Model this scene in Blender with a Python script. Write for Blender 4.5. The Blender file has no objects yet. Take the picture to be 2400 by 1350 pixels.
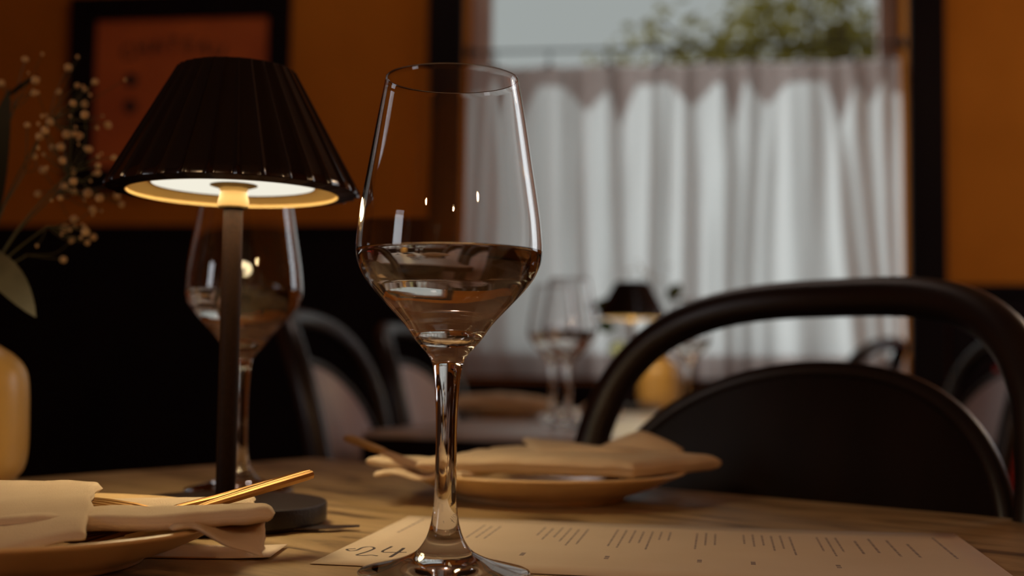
import bpy, bmesh, math, random
from mathutils import Vector, Matrix, noise
random.seed(7)
scene = bpy.context.scene
COL = scene.collection
PI = math.pi
T = 0.75                      # table height

# ------------------------------------------------------------------ camera
cd = bpy.data.cameras.new('camera'); cam = bpy.data.objects.new('camera', cd); COL.objects.link(cam)
PITCH, ROLL = 0.0622, 0.0135
fw = Vector((0, math.cos(PITCH), math.sin(PITCH))); u0 = Vector((0, -math.sin(PITCH), math.cos(PITCH))); r0 = Vector((1, 0, 0))
rt = r0*math.cos(ROLL) + u0*math.sin(ROLL); up = -r0*math.sin(ROLL) + u0*math.cos(ROLL)
m3 = Matrix((rt, up, -fw)).transposed()
cam.matrix_world = Matrix.Translation((0, 0, T+0.093)) @ m3.to_4x4()
cd.sensor_width = 36.0; cd.lens = 2840/2400*36.0; cd.clip_start = 0.02; cd.clip_end = 100
cd.dof.use_dof = True; cd.dof.focus_distance = 0.565; cd.dof.aperture_fstop = 5.4
scene.camera = cam

# ------------------------------------------------------------------ world, daylight, exposure
W = bpy.data.worlds.new('overcast_sky'); scene.world = W; W.use_nodes = True
bg = W.node_tree.nodes['Background']; bg.inputs[0].default_value = (0.352, 0.382, 0.372, 1); bg.inputs[1].default_value = 1.0
def area(name, loc, target, sx, sy, power, col):
    l = bpy.data.lights.new(name, 'AREA'); l.shape = 'RECTANGLE'; l.size = sx; l.size_y = sy; l.energy = power; l.color = col
    o = bpy.data.objects.new(name, l); COL.objects.link(o); o.location = loc
    o.rotation_euler = (Vector(target)-Vector(loc)).to_track_quat('-Z', 'Y').to_euler(); return o
# hazy daylight falling on the outside of the curtained window
sl = bpy.data.lights.new('hazy_sun', 'SUN'); sl.energy = 2.6; sl.angle = math.radians(50); sl.color = (0.94, 1.0, 0.98)
so = bpy.data.objects.new('hazy_sun', sl); COL.objects.link(so)
so.rotation_euler = Vector((0.78, -0.42, -0.62)).to_track_quat('-Z', 'Y').to_euler()
# daylight entering by the windows of the right hand wall and of the left hand wall behind the camera
area('daylight_side_window', (2.50, 2.85, 1.65), (0.4, 2.3, 1.1), 1.0, 1.3, 7, (0.93, 0.95, 1.0))
area('daylight_rear_window', (-2.97, -0.95, 1.40), (0, 1.0, 1.0), 0.7, 1.0, 7, (0.95, 0.95, 1.0))
for i_, p_ in enumerate(((-1.0, -1.3, 1.75), (0.25, -1.7, 1.75), (1.2, -1.0, 1.75), (1.95, 2.3, 2.0), (-0.25, 2.75, 2.70))):    # warm room bulbs; the last is an unseen fill added for the far table
    bl_ = bpy.data.lights.new('room_bulb_fill', 'POINT'); bl_.energy = (9, 9, 14, 9, 7)[i_]; bl_.color = (1.0, 0.64, 0.34) if i_ < 4 else (1.0, 0.84, 0.76); bl_.shadow_soft_size = 0.035 if i_ < 4 else 0.08
    bo_ = bpy.data.objects.new('room_bulb_fill', bl_); COL.objects.link(bo_); bo_.location = p_
vs = scene.view_settings; scene.display_settings.display_device = 'sRGB'
vs.view_transform = 'Standard'; vs.look = 'None'; vs.gamma = 1; vs.use_curve_mapping = False; vs.exposure = 0.0
cy = scene.cycles
cy.use_denoising = True; cy.max_bounces = 14; cy.transmission_bounces = 14; cy.transparent_max_bounces = 12
cy.sample_clamp_indirect = 4.0; cy.blur_glossy = 0.3

# ------------------------------------------------------------------ materials
def srgb(r, g, b):
    f = lambda c: (c/255/12.92) if c <= 10 else ((c/255+0.055)/1.055)**2.4
    return (f(r), f(g), f(b), 1)
def base_mat(name, col, rough=0.5, metal=0.0, spec=0.5, coat=0.0):
    m = bpy.data.materials.new(name); m.use_nodes = True; b = m.node_tree.nodes['Principled BSDF']
    b.inputs['Base Color'].default_value = col if len(col) == 4 else (*col, 1)
    b.inputs['Roughness'].default_value = rough; b.inputs['Metallic'].default_value = metal
    b.inputs['Specular IOR Level'].default_value = spec; b.inputs['Coat Weight'].default_value = coat
    return m
def noisy(m, c1, c2, scale=(8, 8, 8), detail=4, bump=0.0, bscale=None, contrast=(0.35, 0.65), dist=0.0):
    nt = m.node_tree; N = nt.nodes; L = nt.links; b = N['Principled BSDF']
    tc = N.new('ShaderNodeTexCoord'); mp = N.new('ShaderNodeMapping'); mp.inputs['Scale'].default_value = scale
    tx = N.new('ShaderNodeTexNoise'); tx.inputs['Scale'].default_value = 1; tx.inputs['Detail'].default_value = detail; tx.inputs['Distortion'].default_value = dist
    cr = N.new('ShaderNodeValToRGB'); cr.color_ramp.elements[0].position = contrast[0]; cr.color_ramp.elements[1].position = contrast[1]
    cr.color_ramp.elements[0].color = c1 if len(c1) == 4 else (*c1, 1); cr.color_ramp.elements[1].color = c2 if len(c2) == 4 else (*c2, 1)
    L.new(tc.outputs['Object'], mp.inputs[0]); L.new(mp.outputs[0], tx.inputs['Vector']); L.new(tx.outputs['Fac'], cr.inputs[0]); L.new(cr.outputs[0], b.inputs['Base Color'])
    if bump:
        t2 = N.new('ShaderNodeTexNoise'); t2.inputs['Scale'].default_value = bscale or 60; t2.inputs['Detail'].default_value = 3
        bp = N.new('ShaderNodeBump'); bp.inputs['Strength'].default_value = bump; bp.inputs['Distance'].default_value = 0.002
        L.new(tc.outputs['Object'], t2.inputs['Vector']); L.new(t2.outputs['Fac'], bp.inputs['Height']); L.new(bp.outputs[0], b.inputs['Normal'])
    return m
M = {}
M['wall'] = noisy(base_mat('ochre_plaster', (0.4, 0.12, 0.01), 0.85, spec=0.06), (0.39, 0.125, 0.012), (0.45, 0.148, 0.015), (3, 3, 3), bump=0.15, bscale=40)
M['ceil'] = noisy(base_mat('ceiling_paint', (0.3, 0.16, 0.08), 0.8), (0.20, 0.10, 0.05), (0.24, 0.13, 0.07), (2, 2, 2))
M['floor'] = noisy(base_mat('dark_floor', (0.03, 0.02, 0.015), 0.5), (0.02, 0.012, 0.01), (0.04, 0.025, 0.018), (2, 14, 2))
M['black'] = noisy(base_mat('black_paint', (0.006, 0.003, 0.004), 0.6, spec=0.08), (0.005, 0.0025, 0.0035), (0.008, 0.004, 0.005), (4, 4, 4))
M['trim'] = noisy(base_mat('black_brown_trim', (0.006, 0.003, 0.004), 0.6, spec=0.08), (0.005, 0.0025, 0.0035), (0.009, 0.005, 0.005), (4, 4, 1))
M['sash'] = noisy(base_mat('sash_paint', (0.42, 0.33, 0.3), 0.5), (0.38, 0.28, 0.25), (0.45, 0.36, 0.32), (6, 6, 6))
M['chair'] = noisy(base_mat('black_lacquered_bentwood', (0.012, 0.007, 0.006), 0.38, spec=0.5), (0.009, 0.005, 0.005), (0.015, 0.009, 0.007), (6, 6, 30))
M['panel'] = noisy(base_mat('lacquered_back_panel', (0.02, 0.012, 0.009), 0.42, spec=0.18), (0.007, 0.0035, 0.003), (0.012, 0.006, 0.005), (20, 20, 3))
M['sheenpanel'] = noisy(base_mat('grey_satin_back_panel', (0.2, 0.15, 0.15), 0.35, spec=0.5), (0.40, 0.29, 0.30), (0.46, 0.34, 0.35), (20, 20, 3))  # window sheen on the far chair backs, put into the base colour
M['shade'] = noisy(base_mat('dark_bronze_lacquer', (0.006, 0.003, 0.004), 0.16, spec=0.6), (0.005, 0.0028, 0.0035), (0.007, 0.004, 0.004), (30, 30, 30))
M['bronze'] = noisy(base_mat('textured_bronze', (0.012, 0.007, 0.006), 0.45, spec=0.07), (0.012, 0.006, 0.004), (0.017, 0.008, 0.005), (400, 400, 400), bump=0.2, bscale=900)
M['lampbase'] = noisy(base_mat('speckled_bronze_base', (0.03, 0.016, 0.012), 0.38, spec=0.45), (0.007, 0.004, 0.0035), (0.013, 0.008, 0.006), (500, 500, 500), bump=0.25, bscale=900)
M['ceramic'] = noisy(base_mat('cream_glazed_ceramic', (0.7, 0.56, 0.36), 0.3), (0.36, 0.205, 0.055), (0.41, 0.245, 0.075), (9, 9, 9))
M['plate'] = noisy(base_mat('cream_plate_glaze', (0.7, 0.5, 0.3), 0.28), (0.68, 0.46, 0.22), (0.76, 0.53, 0.27), (14, 14, 14))
M['napkin'] = noisy(base_mat('cream_linen', (0.75, 0.6, 0.42), 0.9, spec=0.15), (0.62, 0.48, 0.33), (0.68, 0.54, 0.38), (30, 30, 30), bump=0.25, bscale=1500)
M['paper'] = noisy(base_mat('cream_paper', (0.72, 0.58, 0.44), 0.75, spec=0.2), (0.66, 0.53, 0.40), (0.70, 0.57, 0.44), (12, 12, 12))
M['ink'] = base_mat('grey_print_ink', (0.30, 0.23, 0.21), 0.8)
M['pen'] = base_mat('dark_brown_pen_ink', (0.03, 0.012, 0.01), 0.6)
M['brass'] = noisy(base_mat('brushed_gold_cutlery', (0.6, 0.34, 0.13), 0.42, 1.0), (0.40, 0.21, 0.07), (0.52, 0.29, 0.10), (60, 60, 60))
M['steel'] = base_mat('dark_knife_metal', (0.07, 0.05, 0.04), 0.4, 1.0)
M['poster'] = noisy(base_mat('rust_poster', (0.3, 0.05, 0.005), 0.7), (0.40, 0.075, 0.008), (0.50, 0.105, 0.010), (5, 5, 5))
M['posterink'] = base_mat('poster_ink', (0.012, 0.006, 0.003), 0.8)
M['leaf'] = noisy(base_mat('grey_green_leaf', (0.12, 0.12, 0.06), 0.5), (0.06, 0.056, 0.032), (0.09, 0.082, 0.05), (40, 40, 40))
M['darkleaf'] = noisy(base_mat('dark_leaf', (0.01, 0.018, 0.008), 0.35, spec=0.15), (0.006, 0.008, 0.005), (0.012, 0.016, 0.008), (40, 40, 40))
M['greenleaf'] = noisy(base_mat('green_leaf', (0.03, 0.07, 0.01), 0.4), (0.025, 0.06, 0.008), (0.05, 0.10, 0.015), (30, 30, 30))
M['stem'] = base_mat('green_brown_stem', (0.06, 0.06, 0.02), 0.6)
M['blossom'] = noisy(base_mat('cream_blossom', (0.75, 0.6, 0.4), 0.9), (0.46, 0.30, 0.13), (0.62, 0.44, 0.24), (300, 300, 300))
M['red'] = noisy(base_mat('red_cloth', (0.5, 0.02, 0.012), 0.85), (0.42, 0.015, 0.01), (0.55, 0.03, 0.015), (30, 30, 30))
M['iron'] = base_mat('black_iron', (0.01, 0.006, 0.006), 0.5, 0.6)
M['bark'] = base_mat('bark', (0.10, 0.07, 0.04), 0.9)
M['ground'] = noisy(base_mat('pale_pavement', (0.5, 0.48, 0.45), 0.9), (0.42, 0.40, 0.38), (0.55, 0.53, 0.5), (1, 1, 1))
M['reflector'] = base_mat('cream_reflector', (0.62, 0.43, 0.17), 0.5)
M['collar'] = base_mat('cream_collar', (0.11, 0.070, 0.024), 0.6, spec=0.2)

# table top: warm streaked stone with dark veins
m = base_mat('streaked_table_stone', (0.4, 0.25, 0.12), 0.36, spec=0.5); nt = m.node_tree; N = nt.nodes; L = nt.links; b = N['Principled BSDF']
tc = N.new('ShaderNodeTexCoord'); mp = N.new('ShaderNodeMapping'); mp.inputs['Rotation'].default_value = (0, 0, 0.25); mp.inputs['Scale'].default_value = (6, 30, 6)
n1 = N.new('ShaderNodeTexNoise'); n1.inputs['Scale'].default_value = 1.0; n1.inputs['Detail'].default_value = 7; n1.inputs['Distortion'].default_value = 1.6; n1.inputs['Roughness'].default_value = 0.62
cr = N.new('ShaderNodeValToRGB'); e = cr.color_ramp.elements
e[0].position = 0.34; e[0].color = (0.11, 0.066, 0.035, 1); e[1].position = 0.62; e[1].color = (0.50, 0.345, 0.18, 1)
e2 = cr.color_ramp.elements.new(0.46); e2.color = (0.37, 0.245, 0.115, 1)
L.new(tc.outputs['Object'], mp.inputs[0]); L.new(mp.outputs[0], n1.inputs['Vector']); L.new(n1.outputs['Fac'], cr.inputs[0]); L.new(cr.outputs[0], b.inputs['Base Color'])
M['table'] = m
M['palestone'] = noisy(base_mat('pale_grey_stone', (0.45, 0.4, 0.38), 0.3), (0.40, 0.34, 0.32), (0.52, 0.45, 0.42), (6, 20, 6), dist=1.2)
def glass_mat(name, ior, col=(1, 1, 1, 1)):
    m = bpy.data.materials.new(name); m.use_nodes = True; N = m.node_tree.nodes; N.clear()
    o = N.new('ShaderNodeOutputMaterial'); g = N.new('ShaderNodeBsdfGlass'); g.inputs['IOR'].default_value = ior; g.inputs['Roughness'].default_value = 0; g.inputs['Color'].default_value = col
    m.node_tree.links.new(g.outputs[0], o.inputs[0]); return m
M['glass'] = glass_mat('clear_crystal', 1.5); M['liquid'] = glass_mat('clear_liquid', 1.33, (1, 0.985, 0.96, 1))
m = bpy.data.materials.new('window_glass'); m.use_nodes = True; N = m.node_tree.nodes; N.clear(); L = m.node_tree.links
o = N.new('ShaderNodeOutputMaterial'); tr = N.new('ShaderNodeBsdfTransparent'); gl = N.new('ShaderNodeBsdfGlossy'); gl.inputs['Roughness'].default_value = 0.02
mx = N.new('ShaderNodeMixShader'); mx.inputs[0].default_value = 0.03
L.new(tr.outputs[0], mx.inputs[1]); L.new(gl.outputs[0], mx.inputs[2]); L.new(mx.outputs[0], o.inputs[0]); M['pane'] = m
def cloth_mat(name, tcol, dcol, fac):
    m = bpy.data.materials.new(name); m.use_nodes = True; N = m.node_tree.nodes; N.clear(); L = m.node_tree.links
    o = N.new('ShaderNodeOutputMaterial'); d = N.new('ShaderNodeBsdfDiffuse'); t = N.new('ShaderNodeBsdfTranslucent'); mx = N.new('ShaderNodeMixShader'); mx.inputs[0].default_value = fac
    tc = N.new('ShaderNodeTexCoord'); ns = N.new('ShaderNodeTexNoise'); ns.inputs['Scale'].default_value = 500; bp = N.new('ShaderNodeBump'); bp.inputs['Strength'].default_value = 0.1; bp.inputs['Distance'].default_value = 0.001
    L.new(tc.outputs['Object'], ns.inputs['Vector']); L.new(ns.outputs['Fac'], bp.inputs['Height']); L.new(bp.outputs[0], d.inputs['Normal'])
    d.inputs[0].default_value = (*dcol, 1); t.inputs[0].default_value = (*tcol, 1)
    L.new(d.outputs[0], mx.inputs[1]); L.new(t.outputs[0], mx.inputs[2]); L.new(mx.outputs[0], o.inputs[0]); return m
M['curtain'] = cloth_mat('sheer_white_cotton', (0.93, 0.95, 0.96), (0.78, 0.60, 0.57), 0.85)
M['hem'] = cloth_mat('light_tinted_hem', (0.50, 0.42, 0.40), (0.6, 0.48, 0.45), 0.8)  # double-layer hem; mauve of the room's warm bounce mixed into its colour
M['treeleaf'] = cloth_mat('olive_tree_leaf', (0.27, 0.225, 0.05), (0.14, 0.12, 0.03), 0.5)
def emit_mat(name, col, st):
    m = bpy.data.materials.new(name); m.use_nodes = True; N = m.node_tree.nodes; N.clear()
    o = N.new('ShaderNodeOutputMaterial'); g = N.new('ShaderNodeEmission'); g.inputs[0].default_value = (*col, 1); g.inputs[1].default_value = st
    m.node_tree.links.new(g.outputs[0], o.inputs[0]); return m
M['diffuser'] = emit_mat('lamp_diffuser', (1.0, 0.95, 0.80), 0.9)

# ------------------------------------------------------------------ helpers
class MB:
    """collects faces; build() links them as one mesh object"""
    def __init__(s): s.v = []; s.f = []
    def add(s, vs, fs):
        k = len(s.v); s.v += [tuple(v) for v in vs]; s.f += [tuple(i+k for i in f) for f in fs]; return s
    def box(s, x0, x1, y0, y1, z0, z1, mat=None):
        vs = [Vector((x, y, z)) for z in (z0, z1) for y in (y0, y1) for x in (x0, x1)]
        if mat: vs = [mat @ v for v in vs]
        return s.add(vs, [(0, 2, 3, 1), (4, 5, 7, 6), (0, 1, 5, 4), (2, 6, 7, 3), (0, 4, 6, 2), (1, 3, 7, 5)])
    def lathe(s, prof, n=64, c=(0, 0, 0)):
        rings = []; vs = []
        for r, z in prof:
            if r <= 1e-7: rings.append([len(vs)]); vs.append((c[0], c[1], c[2]+z))
            else:
                rings.append(list(range(len(vs), len(vs)+n)))
                vs += [(c[0]+r*math.cos(2*PI*i/n), c[1]+r*math.sin(2*PI*i/n), c[2]+z) for i in range(n)]
        fs = []
        for a, b in zip(rings, rings[1:]):
            for i in range(n):
                j = (i+1) % n
                if len(a) == 1 and len(b) == 1: continue
                if len(a) == 1: fs.append((a[0], b[j], b[i]))
                elif len(b) == 1: fs.append((a[i], a[j], b[0]))
                else: fs.append((a[i], a[j], b[j], b[i]))
        return s.add(vs, fs)
    def loft(s, rings, cap=True, closed=False):
        n = len(rings[0]); vs = [v for r in rings for v in r]; fs = []; R = len(rings)
        for k in range(R if closed else R-1):
            a = k*n; b2 = ((k+1) % R)*n
            for i in range(n): fs.append((a+i, a+(i+1) % n, b2+(i+1) % n, b2+i))
        if cap and not closed: fs.append(tuple(reversed(range(n)))); fs.append(tuple(range((R-1)*n, R*n)))
        return s.add(vs, fs)
    def tube(s, pts, rad, n=8, closed=False, flat=None):
        pts = [Vector(p) for p in pts]; R = len(pts); rr = rad if isinstance(rad, (list, tuple)) else [rad]*R; rings = []; ref = None
        for i, p in enumerate(pts):
            t = (pts[(i+1) % R]-pts[i-1]) if closed else (pts[min(i+1, R-1)]-pts[max(i-1, 0)])
            t.normalize()
            if ref is None: ref = Vector((0, 0, 1)) if abs(t.z) < 0.9 else Vector((1, 0, 0))
            a = t.cross(ref); a.normalize(); b2 = a.cross(t); ref = b2
            fx, fy = flat or (1, 1)
            rings.append([p + (a*math.cos(2*PI*k/n)*fx + b2*math.sin(2*PI*k/n)*fy)*rr[i] for k in range(n)])
        return s.loft(rings, True, closed)
    def build(s, name, mat, parent=None, smooth=True, bevel=0.0, loc=None, angle=0.6):
        me = bpy.data.meshes.new(name); me.from_pydata(s.v, [], s.f); me.validate()
        bm = bmesh.new(); bm.from_mesh(me); bmesh.ops.recalc_face_normals(bm, faces=bm.faces)
        if bevel: bmesh.ops.bevel(bm, geom=bm.edges[:], offset=bevel, segments=2, affect='EDGES', profile=0.6)
        bm.to_mesh(me); bm.free()
        me.materials.append(M[mat])
        if smooth:
            me.shade_smooth()
            try: me.set_sharp_from_angle(angle=angle)
            except Exception: pass
        o = bpy.data.objects.new(name, me); COL.objects.link(o)
        if parent: o.parent = parent
        if loc: o.location = loc
        return o
def tag(o, label=None, cat=None, group=None, kind=None):
    if label: o['label'] = label
    if cat: o['category'] = cat
    if group: o['group'] = group
    if kind: o['kind'] = kind
    return o
def thing(name, loc, label, cat, rz=0, group=None):
    o = bpy.data.objects.new(name, None); o.empty_display_size = 0.05; COL.objects.link(o); o.location = loc; o.rotation_euler = (0, 0, rz)
    return tag(o, label, cat, group)
def struct(o, label): return tag(o, label, None, None, 'structure')
def copy_tree(o, parent=None):
    c = o.copy(); COL.objects.link(c)
    if parent: c.parent = parent
    for ch in o.children: copy_tree(ch, c)
    return c
def spline(pts, n=8):
    P = [Vector(p) for p in pts]; P = [P[0]*2-P[1]] + P + [P[-1]*2-P[-2]]; o = []
    for i in range(1, len(P)-2):
        for k in range(n):
            t = k/n; a, b2, c, d = P[i-1:i+3]
            o.append(0.5*((2*b2)+(c-a)*t+(2*a-5*b2+4*c-d)*t*t+(3*b2-a-3*c+d)*t**3))
    o.append(P[-2]); return o
def text_mesh(name, body, size, mat, parent, mtx, extrude=0.0004):
    cu = bpy.data.curves.new(name, 'FONT'); cu.body = body; cu.size = size; cu.extrude = extrude; cu.offset = size*0.012; cu.align_x = 'CENTER'; cu.align_y = 'CENTER'
    t = bpy.data.objects.new(name, cu); COL.objects.link(t); bpy.context.view_layer.update()
    me = bpy.data.meshes.new_from_object(t.evaluated_get(bpy.context.evaluated_depsgraph_get()))
    bpy.data.objects.remove(t); bpy.data.curves.remove(cu)
    me.materials.clear(); me.materials.append(M[mat]); o = bpy.data.objects.new(name, me); COL.objects.link(o)
    o.parent = parent; o.matrix_local = mtx; return o

# ------------------------------------------------------------------ the room
FY0, FY1, RX0, RX1, CZ = -2.5, 5.2, -3.0, 2.55, 2.85
struct(MB().box(RX0-.3, RX1+.3, FY0-.3, 5.3, -0.08, 0).build('floor', 'floor', smooth=False), 'dark wooden restaurant floor')
struct(MB().box(RX0-.3, RX1+.3, FY0-.3, 4.36, CZ, CZ+.1).build('ceiling', 'ceil', smooth=False), 'dim painted ceiling above the dining room')
# back wall carries the curtained window; its frame: s along the wall, d outward, z up
ALPHA = math.atan(0.14)
WB = Matrix.Translation((0.54, 3.8, 0)) @ Matrix.Rotation(-ALPHA, 4, 'Z')
S0, S1, Z0, Z1 = -0.715, 0.685, 0.795, 2.42          # window opening
def wbuild(mb, name, mat, parent=None, **k):
    o = mb.build(name, mat, parent, **k)
    if not parent: o.matrix_world = WB
    return o
wb = MB()
TH = 0.24
wb.box(-3.9, S0, 0, TH, 0, CZ); wb.box(S1, 2.4, 0, TH, 0, CZ); wb.box(S0, S1, 0, TH, 0, Z0); wb.box(S0, S1, 0, TH, Z1, CZ)
struct(wbuild(wb, 'wall_back', 'wall', smooth=False), 'ochre plastered wall around the curtained window')
wl = MB(); wl.box(RX0-.2, RX0, FY0, -1.3, 0, CZ); wl.box(RX0-.2, RX0, -.6, 4.6, 0, CZ); wl.box(RX0-.2, RX0, -1.3, -.6, 0, .9); wl.box(RX0-.2, RX0, -1.3, -.6, 1.9, CZ)
struct(wl.build('wall_left', 'wall', smooth=False), 'ochre wall with a small window on the left of the room')
wr = MB()   # right wall with its window opening
wr.box(RX1, RX1+.2, FY0, 2.35, 0, CZ); wr.box(RX1, RX1+.2, 3.35, 4.2, 0, CZ); wr.box(RX1, RX1+.2, 2.35, 3.35, 0, 1.0); wr.box(RX1, RX1+.2, 2.35, 3.35, 2.3, CZ)
struct(wr.build('wall_right', 'wall', smooth=False), 'ochre wall with a window on the right of the room')
wf = MB()
wf.box(RX0, RX1, FY0-.2, FY0, 0, CZ)
struct(wf.build('wall_front', 'wall', smooth=False), 'ochre wall behind the camera')
struct(MB().box(-30, 30, 4.1, 40, -0.25, -0.05).build('ground', 'ground', smooth=False), 'pale pavement outside the window')
# dark wall panelling: high to the left of the window, low beneath it and to the right
tr = MB(); tr.box(-3.9, -0.83, -0.03, -0.001, 0, 1.262); tr.box(-3.9, -0.83, -0.045, -0.001, 1.262, 1.285)
struct(wbuild(tr, 'trim_1', 'black', smooth=False), 'tall black wall panelling left of the window')
tr = MB(); tr.box(-0.83, 0.80, -0.03, -0.001, 0, 0.745); tr.box(-0.83, 0.80, -0.06, -0.001, 0.745, 0.785)
struct(wbuild(tr, 'trim_2', 'black', smooth=False), 'low black panelling and ledge beneath the window')
tr = MB(); tr.box(0.80, 2.2, -0.03, -0.001, 0, 1.075); tr.box(0.80, 2.2, -0.045, -0.001, 1.075, 1.10)
struct(wbuild(tr, 'trim_3', 'black', smooth=False), 'black wall panelling right of the window')
tr = MB(); tr.box(-0.83, S0+.002, -0.035, -0.001, 0.79, 2.56)
struct(wbuild(tr, 'trim_4', 'trim', smooth=False, bevel=0.004), 'dark upright window surround, left side')
tr = MB(); tr.box(S1-.002, 0.79, -0.035, -0.001, 0.79, 2.56)
struct(wbuild(tr, 'trim_5', 'trim', smooth=False, bevel=0.004), 'dark upright window surround, right side')
tr = MB(); tr.box(S0, S1, -0.035, -0.001, Z1-.002, 2.56)
struct(wbuild(tr, 'trim_6', 'trim', smooth=False, bevel=0.004), 'dark window surround, head')
win = bpy.data.objects.new('window_1', None); COL.objects.link(win); win.matrix_world = WB; struct(win, 'window with pale sash frame above a short white curtain')
fr = MB(); a0, a1, d0, d1 = S0+.001, S1-.001, 0.15, 0.205
fr.box(a0, a0+.062, d0, d1, Z0+.001, Z1-.001); fr.box(a1-.062, a1, d0, d1, Z0+.001, Z1-.001)
fr.box(a0+.062, a1-.062, d0, d1, Z0+.001, Z0+.07); fr.box(a0+.062, a1-.062, d0, d1, Z1-.07, Z1-.001)
fr.build('window_frame', 'sash', win, smooth=False, bevel=0.003)
st = MB(); st.box(a0+.016, a0+.028, d0-.012, d0, Z0+.01, Z1-.01); st.box(a1-.028, a1-.016, d0-.012, d0, Z0+.01, Z1-.01)
st.build('stop_bead', 'sash', win, smooth=False)
MB().box(a0+.06, a1-.06, 0.176, 0.18, Z0+.06, Z1-.06).build('pane', 'pane', win, smooth=False)
MB().box(a0, a1, 0.0, 0.15, Z0-.012, Z0+.004).build('window_sill', 'trim', win, smooth=False)

# ------------------------------------------------------------------ curtain and rod
ROD_D, ROD_Z = 0.055, 1.868
rod = thing('curtain_rod', (0, 0, 0), 'thin dark rod carrying the white curtain across the window', 'curtain rod'); rod.matrix_world = WB
MB().tube([(S0+.002, ROD_D, ROD_Z), (S1-.002, ROD_D, ROD_Z)], 0.0045, 10).build('rod', 'iron', rod)
for s_ in (S0+.012, S1-.012):
    MB().lathe([(0, 0), (0.018, 0), (0.018, 0.008), (0.009, 0.012), (0.009, 0.022), (0, 0.022)], 20).build('end_bracket', 'iron', rod).matrix_local = Matrix.Translation((s_-(.012 if s_ < 0 else -.012)*.9, ROD_D, ROD_Z)) @ Matrix.Rotation(PI/2*(1 if s_ < 0 else -1), 4, 'Y')
clips = [-0.62, -0.44, -0.25, -0.085, 0.09, 0.205, 0.37, 0.53, 0.63]
CT = 1.822
for s_ in clips:
    rg = MB(); rg.tube([(s_+0.012*math.cos(t)*.25, ROD_D+0.012*math.cos(t), ROD_Z-.007+0.013*math.sin(t)) for t in [2*PI*k/20 for k in range(20)]], 0.0018, 6, closed=True)
    rg.tube([(s_, ROD_D, ROD_Z-.019), (s_, ROD_D, CT-.006)], 0.0022, 6); rg.box(s_-.006, s_+.006, ROD_D-.004, ROD_D+.004, CT-.014, CT+.004)
    rg.build('curtain_ring', 'iron', rod)
def curtain_surface(s, z):
    h = (CT-z)/(CT-0.805)                     # 0 top, 1 bottom
    sag = min(abs(s-c) for c in clips)
    nb = noise.noise(Vector((s*3.1, 7.3, 1.0)))
    # folds fan out from the clips and wander as they fall
    w = s + 0.035*h*math.sin(7*s+1.0) + 0.05*h*h*noise.noise(Vector((s*2.2, 3.1, h*1.3)))
    ph = 2*PI*(w*6.4 + 0.55*noise.noise(Vector((w*4.0, 0.4, 0.2))) + 0.35*math.sin(w*5+.7))
    ph2 = 2*PI*(w*15.5 + 0.6*noise.noise(Vector((w*6.0, 5.4, h*1.1))))
    amp = 0.005 + 0.021*min(1, h*2.6)*(0.75+0.5*nb)
    d = amp*math.sin(ph) + (0.003+0.004*min(1, h*3))*math.sin(ph2) + 0.012*noise.noise(Vector((s*5, z*3.0, 2.2)))
    # V-shaped swags between clips near the top
    d += -0.030*swag(s)*math.exp(-((h-0.14)/0.13)**2)
    return Vector((s, ROD_D+0.002+d, z - (0.010*min(1, sag/0.05)*max(0, 1-h*8))))
def swag(s):                                  # depth of the heading's slack triangles between the clips
    k = max(i for i, c in enumerate(clips) if c <= s) if s >= clips[0] else 0
    if s < clips[0] or k == len(clips)-1: return 0.3
    u = (s-clips[k])/(clips[k+1]-clips[k]); mid = 0.5+0.22*math.sin(k*2.3); return max(0, 1-abs(u-mid)/(0.42 if k % 2 else 0.30))*(0.55+0.45*math.sin(k*1.7+1)**2)
def curtain_mesh(sa, sb, z0, z1, ns, nz, off=0.0, zig=0.0):
    mb = MB(); vs = []; fs = []
    for j in range(nz+1):
        for i in range(ns+1):
            z = z0+(z1-z0)*j/nz
            if zig: z -= zig*swag(sa+(sb-sa)*i/ns)*(1-j/nz)
            lean = 0.012*(CT-z)                # edges drift outward as it falls
            s = sa-lean*(1 if sa < -.6 else 0)+(sb+lean-(sa-lean))*i/ns
            p = curtain_surface(s, z); p.y += off; vs.append(p)
    for j in range(nz):
        for i in range(ns): k = j*(ns+1)+i; fs.append((k, k+1, k+ns+2, k+ns+1))
    return mb.add(vs, fs)
CA, CB = S0+.016, S1-.016
cur = thing('cafe_curtain', (0, 0, 0), 'gathered sheer white half curtain hanging across the window', 'curtain'); cur.matrix_world = WB
curtain_mesh(CA, CB, 0.80, CT, 420, 90).build('cloth', 'curtain', cur, angle=3.2)
curtain_mesh(CA, CB, CT-0.068, CT-.001, 420, 14, 0.003, 0.15).build('top_hem', 'hem', cur, angle=3.2)
curtain_mesh(CA, CB, 0.801, 0.880, 420, 8, 0.003).build('bottom_hem', 'hem', cur, angle=3.2)  # hem layer; dimmer light from the ground outside put into its colour

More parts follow.
